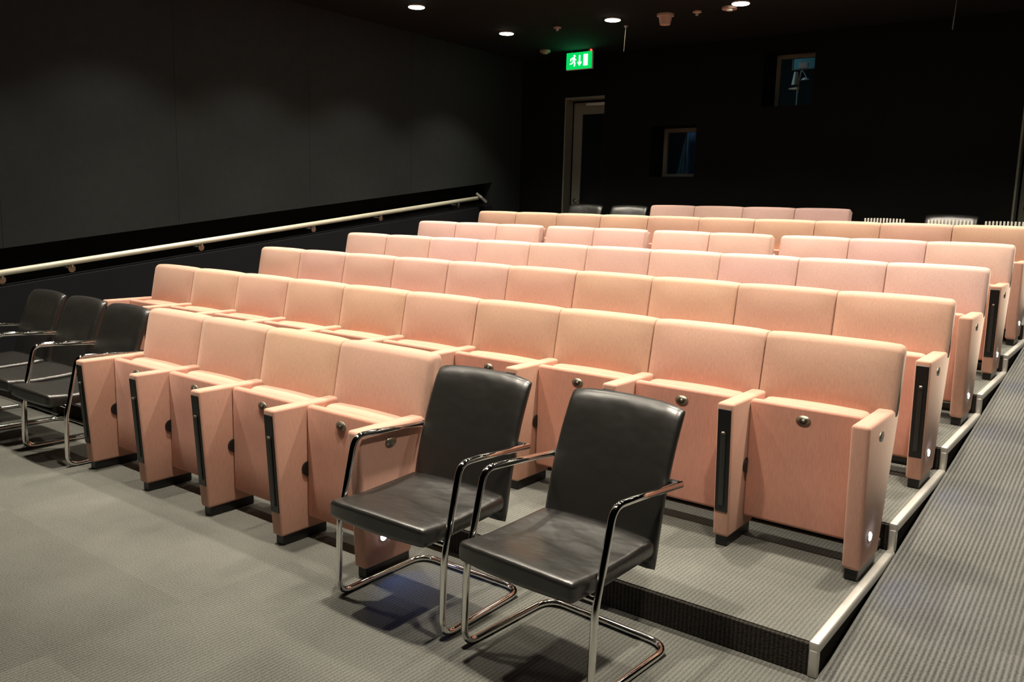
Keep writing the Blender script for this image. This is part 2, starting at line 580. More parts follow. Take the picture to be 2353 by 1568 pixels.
window('window_1', WIN1, 0.34, 'lower booth window showing a cloth in place of a blue light streak')
window('window_2', WIN2, 0.39, 'upper booth window showing a lamp on a stand')
# control booth behind the windows
bx0, bx1, by0, by1, bz0, bz1 = -6.0, -1.0, YB + WT, YB + WT + 1.7, 1.2, 3.95
for nm, q in (('wall_booth_rear', (bx0, bx1, by1, by1 + 0.1, bz0, bz1)), ('wall_booth_left', (bx0 - 0.1, bx0, by0, by1, bz0, bz1)),
              ('wall_booth_right', (bx1, bx1 + 0.1, by0, by1, bz0, bz1)), ('floor_booth', (bx0, bx1, by0, by1, bz0 - 0.1, bz0)),
              ('ceiling_booth', (bx0, bx1, by0, by1, bz1, bz1 + 0.1)), ('wall_booth_front', (bx0, bx1, by0 - 0.1, by0, ZC + 0.15, bz1 + 0.1))):
    bm = bmesh.new()
    box(bm, *q)
    struct(link(nm, mesh_from(bm), 'booth_paint'))

# ------------------------------------------------------------------ theatre seats
ARM_W = 0.070
ARM_PROF = [(-0.450, 0.625), (0.000, 0.625), (0.000, 0.585), (-0.145, 0.045), (-0.412, 0.045)]
def arm_mesh(strip):
    bm = bmesh.new()
    prism_x(bm, ARM_PROF, -ARM_W / 2, ARM_W / 2, 0.012 if strip else 0.016, 3)
    return mesh_from(bm, 'armrest_panel')
def y_front(z):
    return -0.412 + (z - 0.045) / (0.625 - 0.045) * (-0.038)
def slot_meshes():
    bm = bmesh.new()
    za, zb = 0.155, 0.600
    prism_x(bm, [(y_front(za) - 0.003, za), (y_front(zb) - 0.003, zb), (y_front(zb) + 0.012, zb), (y_front(za) + 0.012, za)], -0.028, 0.028, 0.002, 1)
    a = mesh_from(bm, 'tray_slot')
    bm = bmesh.new()
    za, zb = 0.185, 0.500
    prism_x(bm, [(y_front(za) - 0.010, za), (y_front(zb) - 0.010, zb), (y_front(zb) + 0.0, zb), (y_front(za) + 0.0, za)], -0.011, 0.011, 0.004, 2)
    b = mesh_from(bm, 'tray_edge')
    bm = bmesh.new()
    box(bm, -0.008, 0.008, y_front(0.5) - 0.0125, y_front(0.5) + 0.0, 0.494, 0.506, 0.003, 1)
    c = mesh_from(bm, 'tray_pull')
    return a, b, c
def plinth_mesh():
    bm = bmesh.new()
    prism_x(bm, [(-0.398, 0.0), (-0.150, 0.0), (-0.150, 0.05), (-0.398, 0.05)], -0.026, 0.026, 0.004, 1)
    return mesh_from(bm, 'plinth')
def hinge_mesh():
    bm = bmesh.new()
    disc(bm, (ARM_W / 2 + 0.004, -0.268, 0.33), 0.033, 'x', 0.012, 20)
    return mesh_from(bm, 'hinge_cover')
SEAM = ((0, 0.007), (0.002, 0.003), (0.006, 0))
ROUND = ((0, 0.020), (0.004, 0.010), (0.012, 0.003), (0.024, 0))
def back_mesh(x0, x1, e0=SEAM, e1=SEAM):
    bm = bmesh.new()
    prof = rounded_profile(-0.040, 0.045, 0.575, 0.886, 0.030)
    def warp(u, y, z):
        t = (z - 0.575) / 0.311
        dz = -0.005 * abs(u) ** 6 * max(0, t) - 0.003 * u * u * max(0, t)
        dy = 0.19 * (z - 0.876)
        if y < 0:
            dy -= 0.016 * (1 - u ** 4) * math.sin(math.pi * min(1, max(0, t * 0.95)))
        return dy, dz
    cushion(bm, x0, x1, prof, ends=e0, mid=9, warp=warp, ends1=e1)
    return mesh_from(bm, 'backrest')
def shell_mesh(x0, x1):
    bm = bmesh.new()
    prism_x(bm, [(-0.075, 0.30), (0.038, 0.855), (0.060, 0.855), (-0.053, 0.30)], x0 + 0.01, x1 - 0.01, 0.006, 2)
    return mesh_from(bm, 'back_shell')
def panel_mesh(x0, x1):
    bm = bmesh.new()
    prof = rounded_profile(-0.272, -0.230, 0.105, 0.620, 0.014, 4, 2)
    cushion(bm, x0, x1, prof, ends=((0, 0.008), (0.003, 0.003), (0.009, 0)), mid=3)
    return mesh_from(bm, 'seat_panel')
def pad_mesh(x0, x1):
    bm = bmesh.new()
    prof = rounded_profile(-0.212, -0.062, 0.16, 0.610, 0.062, 6, 3)
    def warp(u, y, z):
        return (0.25 * (z - 0.592) * -0.25, 0.006 * (1 - u * u))
    cushion(bm, x0 + 0.006, x1 - 0.006, prof, ends=((0, 0.022), (0.006, 0.010), (0.018, 0.002), (0.032, 0)), mid=5, warp=warp)
    return mesh_from(bm, 'seat_cushion')
def plate_meshes():
    bm = bmesh.new()
    disc(bm, (0, 0, 0), 0.030, 'y', 0.006, 24, 0.021)
    a = mesh_from(bm, 'number_plate')
    bm = bmesh.new()
    disc(bm, (0, -0.004, 0), 0.016, 'y', 0.003, 20, 0.014)
    b = mesh_from(bm, 'plate_centre')
    bm = bmesh.new()
    disc(bm, (0, -0.0062, 0), 0.007, 'y', 0.002, 14, 0.006)
    c = mesh_from(bm, 'plate_boss')
    return a, b, c
W_ = PITCH_X
G = ARM_W / 2 + 0.003
ME = dict(arm0=arm_mesh(True), arm1=arm_mesh(False), plinth=plinth_mesh(), hinge=hinge_mesh(),
          back=back_mesh(0.002, W_ - 0.002), back_l=back_mesh(0.008, W_ - 0.002, ROUND, SEAM), back_r=back_mesh(0.002, W_ + 0.016, SEAM, ROUND), back_g=back_mesh(0.002, W_ - 0.010, SEAM, ROUND),
          shell=shell_mesh(0.0, W_), panel=panel_mesh(G, W_ - G), panel_r=panel_mesh(G, W_ - 0.02 - G),
          pad=pad_mesh(G, W_ - G), pad_r=pad_mesh(G, W_ - 0.02 - G))
ME['slot'], ME['bar'], ME['pull'] = slot_meshes()
ME['plate'], ME['pl_c'], ME['pl_b'] = plate_meshes()
def led_mesh():
    bm = bmesh.new()
    disc(bm, (ARM_W / 2 + 0.001, -0.315, 0.163), 0.020, 'x', 0.006, 20)
    a = mesh_from(bm, 'light_rim')
    bm = bmesh.new()
    disc(bm, (ARM_W / 2 + 0.004, -0.315, 0.163), 0.0145, 'x', 0.006, 20)
    b = mesh_from(bm, 'light_lens')
    return a, b
ME['led_rim'], ME['led'] = led_mesh()
SMOOTH = {'arm0', 'arm1', 'back', 'back_g', 'back_l', 'back_r', 'panel', 'panel_r', 'pad', 'pad_r', 'plate', 'pl_c', 'pl_b'}
MATOF = dict(arm0='fabric', arm1='fabric', plinth='black_plastic', hinge='black_plastic', back='fabric', back_l='fabric', back_r='fabric', back_g='fabric',
             shell='fabric', panel='fabric', panel_r='fabric', pad='fabric', pad_r='fabric', slot='black_plastic', bar='slot_bar', pull='plate_metal',
             plate='plate_metal', pl_c='plate_dark', pl_b='plate_metal', led_rim='brushed_steel', led='led_glow')
for k, me in ME.items():
    me.materials.append(M[MATOF[k]])
    for p in me.polygons:
        p.use_smooth = k in SMOOTH
    if k in ('arm0', 'arm1'):
        me.set_sharp_from_angle(angle=math.radians(50)) if hasattr(me, 'set_sharp_from_angle') else None
def inst(key, name, parent, loc=(0, 0, 0), rot=(0, 0, 0), col=None):
    o = bpy.data.objects.new(name, ME[key])
    COL.objects.link(o)
    o.parent = parent
    o.location = loc
    o.rotation_euler = rot
    if col:
        o.color = (*col, 1)
    return o
def jit(c, a):
    k = 1 + random.uniform(-a, a)
    g = random.uniform(-a, a) * 0.5
    return (c[0] * k, c[1] * k * (1 + g), c[2] * k * (1 - g))
PEACH = (0.490, 0.308, 0.228)
SHADED = (0.560, 0.268, 0.198)      # shaded look of the tip-up panels put into their cloth colour
ARMC = (0.515, 0.287, 0.212)  # some of the same shade put into the arm colour
PINK = (0.505, 0.340, 0.300)
CUSH = (0.610, 0.300, 0.225)
def arm(seat, x, strip, col, right_end=False):
    a = inst('arm0' if strip else 'arm1', 'armrest_panel', seat, (x, 0, 0), col=col)
    inst('plinth', 'plinth', a)
    if strip:
        s = inst('slot', 'tray_slot', a)
        s['label'] = 'black slot in the armrest front'
        inst('bar', 'tray_edge', a)
        inst('pull', 'tray_pull', a)
    if not right_end:
        inst('hinge', 'hinge_cover', a)
    else:
        p = inst('plate', 'row_plate', a, (ARM_W / 2 + 0.001, -0.275, 0.555), (0, 0, math.pi / 2))
        inst('led_rim', 'light_rim', a)
        l = inst('led', 'aisle_light', a)
        l['label'] = 'small bluish white aisle light'
    return a
def seat(r, x, left_arm=True, right_arm=False, strip_l=True, strip_r=False, base=PEACH, label='', group='', kind='', y_off=0.0, wl=1.0):
    y = (r - 2) * D + y_off
    z = (r - 1) * RISE
    s = empty('theatre_seat', (x, y, z))
    tag(s, label, 'seat', group)
    c = jit(base, 0.05)
    end = right_arm and kind != 'gap'
    inst({'l': 'back_l', 'r': 'back_r', 'gap': 'back_g'}.get(kind, 'back'), 'backrest', s, col=c)
    inst('shell', 'back_shell', s, col=c)
    pn = inst('panel_r' if end else 'panel', 'seat_panel', s, col=jit(SHADED, 0.03))
    cx = W_ / 2 - (0.01 if end else 0)
    inst('plate', 'number_plate', pn, (cx, -0.273, 0.565))
    inst('pl_c', 'plate_centre', pn, (cx, -0.273, 0.565))
    inst('pl_b', 'plate_boss', pn, (cx, -0.273, 0.565))
    inst('pad_r' if end else 'pad', 'seat_cushion', s, col=jit(CUSH, 0.03))
    if left_arm:
        arm(s, 0.0, strip_l, jit(ARMC, 0.03))
    if right_arm:
        arm(s, W_ - (0.02 if end else 0), strip_r, jit(ARMC, 0.03), right_end=end)
    return s

ROWS = {1: ('short front row on the flat floor', 'seats of the short front row'),
        2: ('lowest ten-seat row', 'seats of the lowest ten-seat row'),
        3: ('second ten-seat row up', 'seats of the second ten-seat row'),
        4: ('third ten-seat row up', 'seats of the third ten-seat row'),
        5: ('split row with gaps', 'seats of the split row'),
        6: ('long row behind the split row', 'seats of the topmost long row'),
        7: ('short rearmost row', 'seats of the short rearmost row')}
def seat_label(r, i, n):
    w = ordinal(n - i)
    tone = 'peach' if r in (1, 2, 3) else 'pale pink'
    return '%s tip-up seat, %s from the ramp in the %s' % (tone, w, ROWS[r][0])
XROW1 = -1.6274
for i in range(4):
    seat(1, XROW1 + (i - 4) * W_, True, i == 3, True, False, PEACH, seat_label(1, i, 4), ROWS[1][1],
         kind='l' if i == 0 else ('r' if i == 3 else ''), y_off=-0.02)
for r in (2, 3, 4, 6):
    base = {2: PEACH, 3: PEACH, 4: PINK, 6: PEACH}[r]
    for i in range(10):
        b = base
        if r == 3 and i < 5:
            b = tuple((p + q) / 2 for p, q in zip(PEACH, PINK))
        odd = r % 2 == 1
        seat(r, (i - 10) * W_, True, i == 9, (not odd) or i > 0, odd, b, seat_label(r, i, 10), ROWS[r][1],
             kind='l' if i == 0 else ('r' if i == 9 else ''))
# row 5: groups of 3, 2, 2, 3 with gaps
GAP = 0.055
wpitch = (10 * W_ - 3 * GAP) / 10
x = -10 * W_
k = 0
for g in (3, 2, 2, 3):
    for j in range(g):
        last = k == 9
        s = seat(5, x, True, j == g - 1, k > 0, last, PINK, seat_label(5, k, 10), ROWS[5][1],
                 kind='r' if last else ('gap' if j == g - 1 else ('l' if j == 0 else '')))
        s.scale = (wpitch / W_, 1, 1)
        x += wpitch
        k += 1
    x += GAP
for i in range(4):
    seat(7, -1.6394 + (i - 4) * W_, True, i == 3, True, False, PINK, seat_label(7, i, 4), ROWS[7][1],
         kind='l' if i == 0 else ('gap' if i == 3 else ''), y_off=0.03)

# ------------------------------------------------------------------ cantilever chairs
def chair_meshes():
    d = {}
    h = 0.265
    bm = bmesh.new()
    half = [(0.0, 0.02), (-0.465, 0.0125)]
    pts = [(-h, 0.012, 0.598), (-h, -0.285, 0.618), (-h, -0.375, 0.600), (-h, -0.470, 0.300), (-h, -0.478, 0.0125), (-h, 0.0, 0.0125),
           (h, 0.0, 0.0125), (h, -0.478, 0.0125), (h, -0.470, 0.300), (h, -0.375, 0.600), (h, -0.285, 0.618), (h, 0.012, 0.598)]
    rad = {0: 0.05, 1: 0.10, 2: 0.055, 3: 0.25, 4: 0.06, 5: 0.085, 6: 0.085, 7: 0.06, 8: 0.25, 9: 0.055, 10: 0.10}
    pts[2] = (-h, -0.392, 0.622)
    pts[9] = (h, -0.392, 0.622)
    tube(bm, fillet(pts, rad, 7), 0.0125, 14)
    d['frame'] = mesh_from(bm, 'frame')
    # brackets under the seat
    for nm, yy in (('front', -0.44), ('rear', -0.22)):
        bm = bmesh.new()
        tube(bm, [(-0.262, yy - 0.02, 0.345), (0.262, yy - 0.02, 0.345)], 0.010, 10)
        if nm == 'rear':
            bm.free()
            continue
        d['cross_bar'] = mesh_from(bm, 'cross_bar')
    # seat cushion: closed profile swept across the width
    bm = bmesh.new()
    prof = rounded_profile(-0.548, -0.085, 0.352, 0.412, 0.020, 6, 12)
    def warp(u, y, z):
        f = (y + 0.32) / 0.235
        dz = 0.010 * (1 - u * u) if z > 0.375 else 0.0
        if z > 0.375:
            dz += -0.018 * math.exp(-((y + 0.27) / 0.12) ** 2) * (1 - u ** 2)
            dz += 0.0065 * math.sin(46 * (y + 0.35 * 0.24 * u)) * math.exp(-((y + 0.30) / 0.10) ** 2) * math.exp(-((u - 0.1) / 0.5) ** 2)
        dz += 0.018 * max(0, (-y - 0.40)) / 0.15 * (1 if z > 0.375 else 0.4)
        return (-0.018 * (1 - u * u) * (1 if y < -0.4 else 0), dz - 0.002 + 0.01 * f)
    cushion(bm, -0.238, 0.238, prof, ends=((0, 0.016), (0.003, 0.008), (0.009, 0.002), (0.018, 0)), mid=19, warp=warp)
    d['seat'] = mesh_from(bm, 'seat')
    # backrest: thin leather slab, curved
    bm = bmesh.new()
    nz = 14
    zs = [0.315 + (0.856 - 0.315) * k / nz for k in range(nz + 1)]
    def yb(z):
        t = (z - 0.315) / 0.547
        return -0.082 + 0.165 * t - 0.022 * math.sin(math.pi * t)
    prof = []
    th = 0.024
    for z in zs[1:-1]:
        prof.append((yb(z) + th, z))
    prof += [(yb(zs[-1]) + th * 0.8, zs[-1] - 0.008), (yb(zs[-1]), zs[-1] + 0.002), (yb(zs[-1]) - th * 0.8, zs[-1] - 0.008)]
    for z in zs[-2:0:-1]:
        prof.append((yb(z) - th, z))
    prof += [(yb(zs[0]) - th * 0.8, zs[0] + 0.006), (yb(zs[0]), zs[0]), (yb(zs[0]) + th * 0.8, zs[0] + 0.006)]
    rings = []
    n = len(prof)
    for x_, ins in [(-0.235, 0.85), (-0.232, 0.45), (-0.224, 0.15), (-0.21, 0)] + [(-0.21 + 0.42 * k / 11, 0) for k in range(1, 11)] + [(0.21, 0), (0.224, 0.15), (0.232, 0.45), (0.235, 0.85)]:
        u = x_ / 0.235
        ring = []
        for y, z in prof:
            yc = yb(z)
            yy = yc + (y - yc) * (1 - ins)
            zz = z
            t = (z - 0.315) / 0.547
            zz -= (0.011 * u * u + 0.012 * abs(u) ** 10) * max(0, t) ** 4
            yy -= 0.014 * u * u * (0.4 + 0.6 * t)
            xx = x_ * (1.0 + 0.02 * (1 - t))
            ring.append(bm.verts.new((xx, yy, zz)))
        rings.append(ring)
    for a, b in zip(rings, rings[1:]):
        for k in range(n):
            bm.faces.new((a[k], a[(k + 1) % n], b[(k + 1) % n], b[k]))
    bm.faces.new(rings[0])
    bm.faces.new(rings[-1][::-1])
    d['backrest'] = mesh_from(bm, 'backrest')
    bm = bmesh.new()
    for s in (-1, 1):
        disc(bm, (s * 0.245, -0.005, 0.600), 0.014, 'x', 0.04, 12)
    d['arm_joint'] = mesh_from(bm, 'arm_joint')
    bm = bmesh.new()
    for s in (-1, 1):
        for yy in (-0.40, -0.06):
            box(bm, s * 0.265 - 0.012, s * 0.265 + 0.012, yy - 0.02, yy + 0.02, 0.0, 0.006, 0.002, 1)
    d['glide'] = mesh_from(bm, 'glide')
    for k, mt, sm in (('frame', 'chrome', True), ('cross_bar', 'chrome', True), ('seat', 'leather', True), ('backrest', 'leather', True), ('arm_joint', 'black_plastic', False), ('glide', 'black_plastic', False)):
        d[k].materials.append(M[mt])
        for p in d[k].polygons:
            p.use_smooth = sm
    return d
CH = chair_meshes()
def chair(x, y, z, rz, label, group, scale=1.0):
    c = empty('cantilever_chair', (x, y, z), rz)
    tag(c, label, 'chair', group)
    c.scale = (scale,) * 3
    for k, me in CH.items():
        o = bpy.data.objects.new(k, me)
        COL.objects.link(o)
        o.parent = c
    return c
GF = 'black chairs on the flat floor'
chair(-0.677, -1.115, 0, math.radians(-3.5), 'black leather cantilever chair standing in front of the lowest tier step', GF)
chair(-1.334, -1.110, 0, math.radians(0.5), 'black leather cantilever chair close beside the lit end of the short front row', GF)
chair(-4.220, -1.02, 0, math.radians(0), 'black leather cantilever chair touching the far end of the short front row', GF)
chair(-4.780, -1.0, 0, math.radians(0), 'black leather cantilever chair in the middle of three beside the handrail wall', GF)
chair(-5.34, -0.99, 0, math.radians(0.0), 'black leather cantilever chair nearest the handrail wall', GF)
GT = 'black chairs on the top tier'
chair(-4.80, 5.11, 6 * RISE, 0, 'black chair on the top tier standing nearest the door under the exit sign', GT, 1.025)
chair(-4.20, 5.11, 6 * RISE, 0, 'black chair on the top tier next to the short rearmost row', GT, 1.025)
chair(-0.825, 5.38, 6 * RISE, 0, 'black chair on the top tier behind a pale ribbed chair', GT)

# pale ribbed chairs on the top tier
def ribbed_meshes():
    d = {}
    bm = bmesh.new()
    for s in (-1, 1):
        tube(bm, fillet([(s * 0.19, -0.40, 0.0), (s * 0.19, -0.36, 0.41), (s * 0.19, -0.02, 0.41), (s * 0.185, 0.02, 0.735)], 0.05), 0.011, 10)
        tube(bm, fillet([(s * 0.19, -0.20, 0.41), (s * 0.19, 0.02, 0.0)], 0.02), 0.011, 10)
    d['frame'] = (mesh_from(bm, 'frame'), 'chrome')
    bm = bmesh.new()
    box(bm, -0.20, 0.20, -0.42, -0.02, 0.415, 0.435, 0.008, 2)
    d['seat'] = (mesh_from(bm, 'seat'), 'pale_slat')
    bm = bmesh.new()
    tube(bm, [(-0.185, 0.012, 0.715), (0.185, 0.012, 0.715)], 0.008, 8)
    tube(bm, [(-0.185, -0.01, 0.50), (0.185, -0.01, 0.50)], 0.008, 8)
    d['back_rail'] = (mesh_from(bm, 'back_rail'), 'chrome')
    bm = bmesh.new()
    box(bm, -0.008, 0.008, 0.0, 0.018, 0.485, 0.802, 0.003, 1)
    d['slat'] = (mesh_from(bm, 'slat'), 'pale_slat')
    for k, (me, mt) in d.items():
        me.materials.append(M[mt])
    return {k: v[0] for k, v in d.items()}
RB = ribbed_meshes()
def ribbed(x, y, label):
    c = empty('ribbed_chair', (x, y, 6 * RISE))
    tag(c, label, 'chair', 'pale ribbed chairs on the top tier')
    for k in ('frame', 'seat', 'back_rail'):
        o = bpy.data.objects.new(k, RB[k])
        COL.objects.link(o)
        o.parent = c
    for j in range(13):
        o = bpy.data.objects.new('slat', RB['slat'])
        COL.objects.link(o)
        o.parent = c
        u = (j - 6) / 6
        o.location = (u * 0.175, -0.004 - 0.012 * (1 - u * u), 0.004 * (1 - u * u))
        o.rotation_euler = (math.radians(-5), 0, 0)
ribbed(-1.345, 5.0, 'pale ribbed-back chair beside the end of the short rearmost row')
ribbed(-0.72, 4.72, 'pale ribbed-back chair in front of a black chair')
ribbed(-0.30, 5.0, 'pale ribbed-back chair closest to the ramp')

# ------------------------------------------------------------------ handrail
hr = empty('handrail', (XL, SY0 + 0.15, 0))
tag(hr, 'long pale metal handrail sloping up in the side wall recess', 'handrail')
def rail_z(y): return 0.917 + 0.1245 * (y + 0.885)
off = Vector((-XL, -(SY0 + 0.15), 0))
ya, yb_ = SY0 + 0.15, 4.80
bm = bmesh.new()
tube(bm, [Vector((XL, ya, rail_z(ya))) + off, Vector((XL, yb_, rail_z(yb_))) + off], 0.024, 16)
link('rail', mesh_from(bm), 'rail_steel', hr, True)
for y in (-1.40, -0.87, -0.34, 0.84, 2.15, 3.11, 4.44):
    z = rail_z(y)
    bm = bmesh.new()
    tube(bm, fillet([Vector((XL, y, z - 0.02)) + off, Vector((XL - 0.01, y, z - 0.05)) + off, Vector((XL - 0.135, y, z - 0.055)) + off], 0.02, 4), 0.008, 8)
    b = link('bracket', mesh_from(bm), 'brushed_steel', hr, True)
    bm = bmesh.new()
    disc(bm, Vector((XL - 0.018, y, z - 0.056)) + off, 0.030, 'x', 0.012, 16)
    link('rosette', mesh_from(bm), 'plate_metal', b)
bm = bmesh.new()
z = rail_z(yb_)
box(bm, -0.045, 0.085, -0.06, 0.07, -0.016, 0.016, 0.008, 2)
bm.transform(Matrix.Translation(Vector((XL + 0.01, yb_ + 0.04, z + 0.015)) + off) @ Matrix.Rotation(math.radians(-30), 4, 'X') @ Matrix.Rotation(math.radians(28), 4, 'Y'))
link('end_plate', mesh_from(bm), 'brushed_steel', hr)
bm = bmesh.new()
tube(bm, [Vector((XL + 0.05, yb_ + 0.05, z - 0.01)) + off, Vector((XL + 0.05, yb_ + 0.05, z - 0.26)) + off], 0.003, 6)
link('cable', mesh_from(bm), 'black_plastic', hr)

# ------------------------------------------------------------------ ceiling downlights
def lamp_meshes():
    bm = bmesh.new()
    disc(bm, (0, 0, 0), 0.085, 'z', 0.012, 24)
    a = mesh_from(bm, 'lamp_ring')
    bm = bmesh.new()
    disc(bm, (0, 0, -0.007), 0.076, 'z', 0.006, 24)
    b = mesh_from(bm, 'lamp_lens')
    a.materials.append(M['lamp_ring'])
    b.materials.append(M['lamp_glow'])
    return a, b
LR, LL = lamp_meshes()
SPOT = bpy.data.lights.new('downlight_beam', 'SPOT')
SPOT.energy = LAMP_W
SPOT.color = LAMP_COL
SPOT.spot_size = math.radians(74)
SPOT.spot_blend = 1.0
SPOT.shadow_soft_size = 0.06
SPILL = SPOT.copy()
SPILL.energy = LAMP_WIDE
SPILL.spot_size = math.radians(104)
SPILL.spot_blend = 0.55
for ix in range(5):
    for iy in range(5):
        x = -5.27 + ix * 1.365
        y = (4.12, 2.67, 1.38, 0.02, -1.60)[iy]
        t = empty('downlight', (x, y, ZC - 0.006))
        tag(t, {(0, 0): 'round glowing downlight nearest the top end of the handrail',
                (1, 0): 'round glowing downlight between the exit sign and the cone-shaped smoke detector',
                (2, 0): 'round glowing downlight touching the beige disc sensor',
                (0, 1): 'round glowing downlight over the upper middle of the handrail'}.get((ix, iy), 'round recessed downlight over the front and ramp side of the hall'),
            'light', 'recessed downlights')
        for nm, me in (('lamp_ring', LR), ('lamp_lens', LL)):
            o = bpy.data.objects.new(nm, me)
            COL.objects.link(o)
            o.parent = t
        for beam in (SPOT, SPILL):
            l = bpy.data.objects.new('downlight_beam', beam)
            COL.objects.link(l)
            l.parent = t
            l.location = (0, 0, -0.02)

# aisle light beams (the small LED lamps in the row ends)
LED = bpy.data.lights.new('aisle_beam', 'SPOT')
LED.energy = 1.3
LED.color = (0.14, 0.28, 1.0)
LED.spot_size = math.radians(120)
LED.spot_blend = 0.6
LED.shadow_soft_size = 0.012
for o in list(COL.objects):
    if o.name.startswith('aisle_light'):
        l = bpy.data.objects.new('aisle_beam', LED)
        COL.objects.link(l)
        l.parent = o
        l.location = (ARM_W / 2 + 0.012, -0.315, 0.163)
        l.rotation_euler = (0, math.radians(-62), 0)

# ------------------------------------------------------------------ exit sign
sx, sy, sz = -5.126, 5.40, 3.318
sg = empty('exit_sign', (sx, sy, sz))
tag(sg, 'lit green emergency exit sign with running figure, down arrow and door', 'exit sign')
hw, hh = 0.182, 0.098
bm = bmesh.new()
box(bm, -hw - 0.008, hw + 0.008, 0.0, 0.03, -hh - 0.008, hh + 0.008, 0.004, 1)
link('housing', mesh_from(bm), 'white_plastic', sg)
bm = bmesh.new()
box(bm, -hw, hw, -0.012, 0.0, -hh, hh, 0.003, 1)
face = link('sign_face', mesh_from(bm), 'sign_green', sg)
def poly(bm, pts, y0=-0.016, y1=-0.010):
    a = [bm.verts.new((x_, y0, z_)) for x_, z_ in pts]
    b = [bm.verts.new((x_, y1, z_)) for x_, z_ in pts]
    n = len(pts)
    bm.faces.new(a)
    bm.faces.new(b[::-1])
    for i in range(n):
        bm.faces.new((a[i], a[(i + 1) % n], b[(i + 1) % n], b[i]))
bm = bmesh.new()
poly(bm, [(0.070, -0.065), (0.130, -0.065), (0.130, 0.068), (0.070, 0.068)])
link('door_symbol', mesh_from(bm), 'sign_white', face)
bm = bmesh.new()
poly(bm, [(0.004, 0.062), (0.022, 0.062), (0.022, -0.018), (0.046, -0.018), (0.013, -0.065), (-0.020, -0.018), (0.004, -0.018)])
link('arrow_symbol', mesh_from(bm), 'sign_white', face)
bm = bmesh.new()
disc(bm, (-0.062, -0.013, 0.056), 0.014, 'y', 0.006, 14)
poly(bm, [(-0.095, 0.040), (-0.060, 0.040), (-0.058, 0.000), (-0.082, -0.005)])                       # torso
poly(bm, [(-0.066, 0.036), (-0.034, 0.012), (-0.040, 0.004), (-0.068, 0.022)])                        # front arm
poly(bm, [(-0.090, 0.040), (-0.122, 0.022), (-0.118, -0.004), (-0.110, -0.004), (-0.108, 0.016), (-0.086, 0.026)])   # rear arm
poly(bm, [(-0.074, 0.004), (-0.058, 0.000), (-0.046, -0.030), (-0.056, -0.066), (-0.068, -0.066), (-0.062, -0.030)])  # front leg
poly(bm, [(-0.082, -0.002), (-0.070, -0.006), (-0.092, -0.036), (-0.128, -0.040), (-0.128, -0.029), (-0.098, -0.024)])  # rear leg
link('running_figure', mesh_from(bm), 'sign_white', face)
bm = bmesh.new()
for s in (-0.12, 0.12):
    tube(bm, [(s, 0.015, hh), (s, 0.015, ZC - sz)], 0.005, 8)
link('hanger', mesh_from(bm), 'brushed_steel', sg)
bm = bmesh.new()
disc(bm, (0.165, -0.004, hh + 0.020), 0.010, 'y', 0.012, 12)
box(bm, 0.158, 0.172, 0.0, 0.02, hh, hh + 0.02)
link('indicator', mesh_from(bm), 'red_glow', sg)

gl = bpy.data.lights.new('sign_spill', 'AREA')
gl.energy = 0.8
gl.color = (0.0, 1.0, 0.30)
gl.shape = 'RECTANGLE'
gl.size, gl.size_y = 0.34, 0.18
o = bpy.data.objects.new('sign_spill', gl)
COL.objects.link(o)
o.parent = sg
o.location = (0, -0.03, 0)
o.rotation_euler = (math.radians(-90), 0, 0)

# ------------------------------------------------------------------ things on the ceiling
def ceiling_thing(name, x, y, label, cat, parts):
    t = empty(name, (x, y, ZC))
    tag(t, label, cat)
    for nm, mat, fn in parts:
        b_ = bmesh.new()
        fn(b_)
        link(nm, mesh_from(b_), mat, t)
ceiling_thing('smoke_detector', -3.35, 4.20, 'beige cone-shaped smoke detector on the ceiling between two downlights', 'detector',
              [('base', 'beige_plastic', lambda b_: disc(b_, (0, 0, -0.010), 0.085, 'z', 0.02, 20)),
               ('cone', 'beige_plastic', lambda b_: disc(b_, (0, 0, -0.060), 0.050, 'z', 0.08, 20, r2=0.068))])
ceiling_thing('smoke_detector', -5.50, 5.20, 'low round beige detector on the ceiling beside the exit sign', 'detector',
              [('base', 'beige_plastic', lambda b_: disc(b_, (0, 0, -0.012), 0.065, 'z', 0.024, 20)),
               ('cap', 'beige_plastic', lambda b_: disc(b_, (0, 0, -0.032), 0.035, 'z', 0.02, 16))])
ceiling_thing('sprinkler', -4.613, 4.16, 'small sprinkler on the ceiling above the exit sign', 'sprinkler',
              [('rosette', 'beige_plastic', lambda b_: disc(b_, (0, 0, -0.006), 0.042, 'z', 0.012, 16)),
               ('head', 'brushed_steel', lambda b_: disc(b_, (0, 0, -0.024), 0.014, 'z', 0.03, 10))])
ceiling_thing('sprinkler', -3.032, 4.24, 'small sprinkler on the ceiling beside the cone-shaped smoke detector', 'sprinkler',
              [('rosette', 'beige_plastic', lambda b_: disc(b_, (0, 0, -0.006), 0.042, 'z', 0.012, 16)),
               ('head', 'brushed_steel', lambda b_: disc(b_, (0, 0, -0.024), 0.014, 'z', 0.03, 10))])
ceiling_thing('ceiling_sensor', -2.70, 4.24, 'beige disc sensor touching a downlight on the ceiling', 'sensor',
              [('base', 'beige_plastic', lambda b_: disc(b_, (0, 0, -0.010), 0.070, 'z', 0.02, 20)),
               ('lens', 'white_plastic', lambda b_: disc(b_, (0, 0, -0.026), 0.03, 'z', 0.014, 14))])
for x, y, ln, lb in ((-3.95, 4.47, 0.26, 'thin metal rod hanging from the ceiling beside the exit sign'), (-0.86, 4.85, 0.28, 'thin metal rod hanging from the ceiling above the ramp side')):
    ceiling_thing('hanging_rod', x, y, lb, 'rod',
                  [('rod', 'plate_metal', lambda b_: tube(b_, [(0, 0, 0), (-0.012, 0, -ln)], 0.005, 8)),
                   ('ceiling_cup', 'brushed_steel', lambda b_: disc(b_, (0, 0, -0.008), 0.02, 'z', 0.016, 12))])

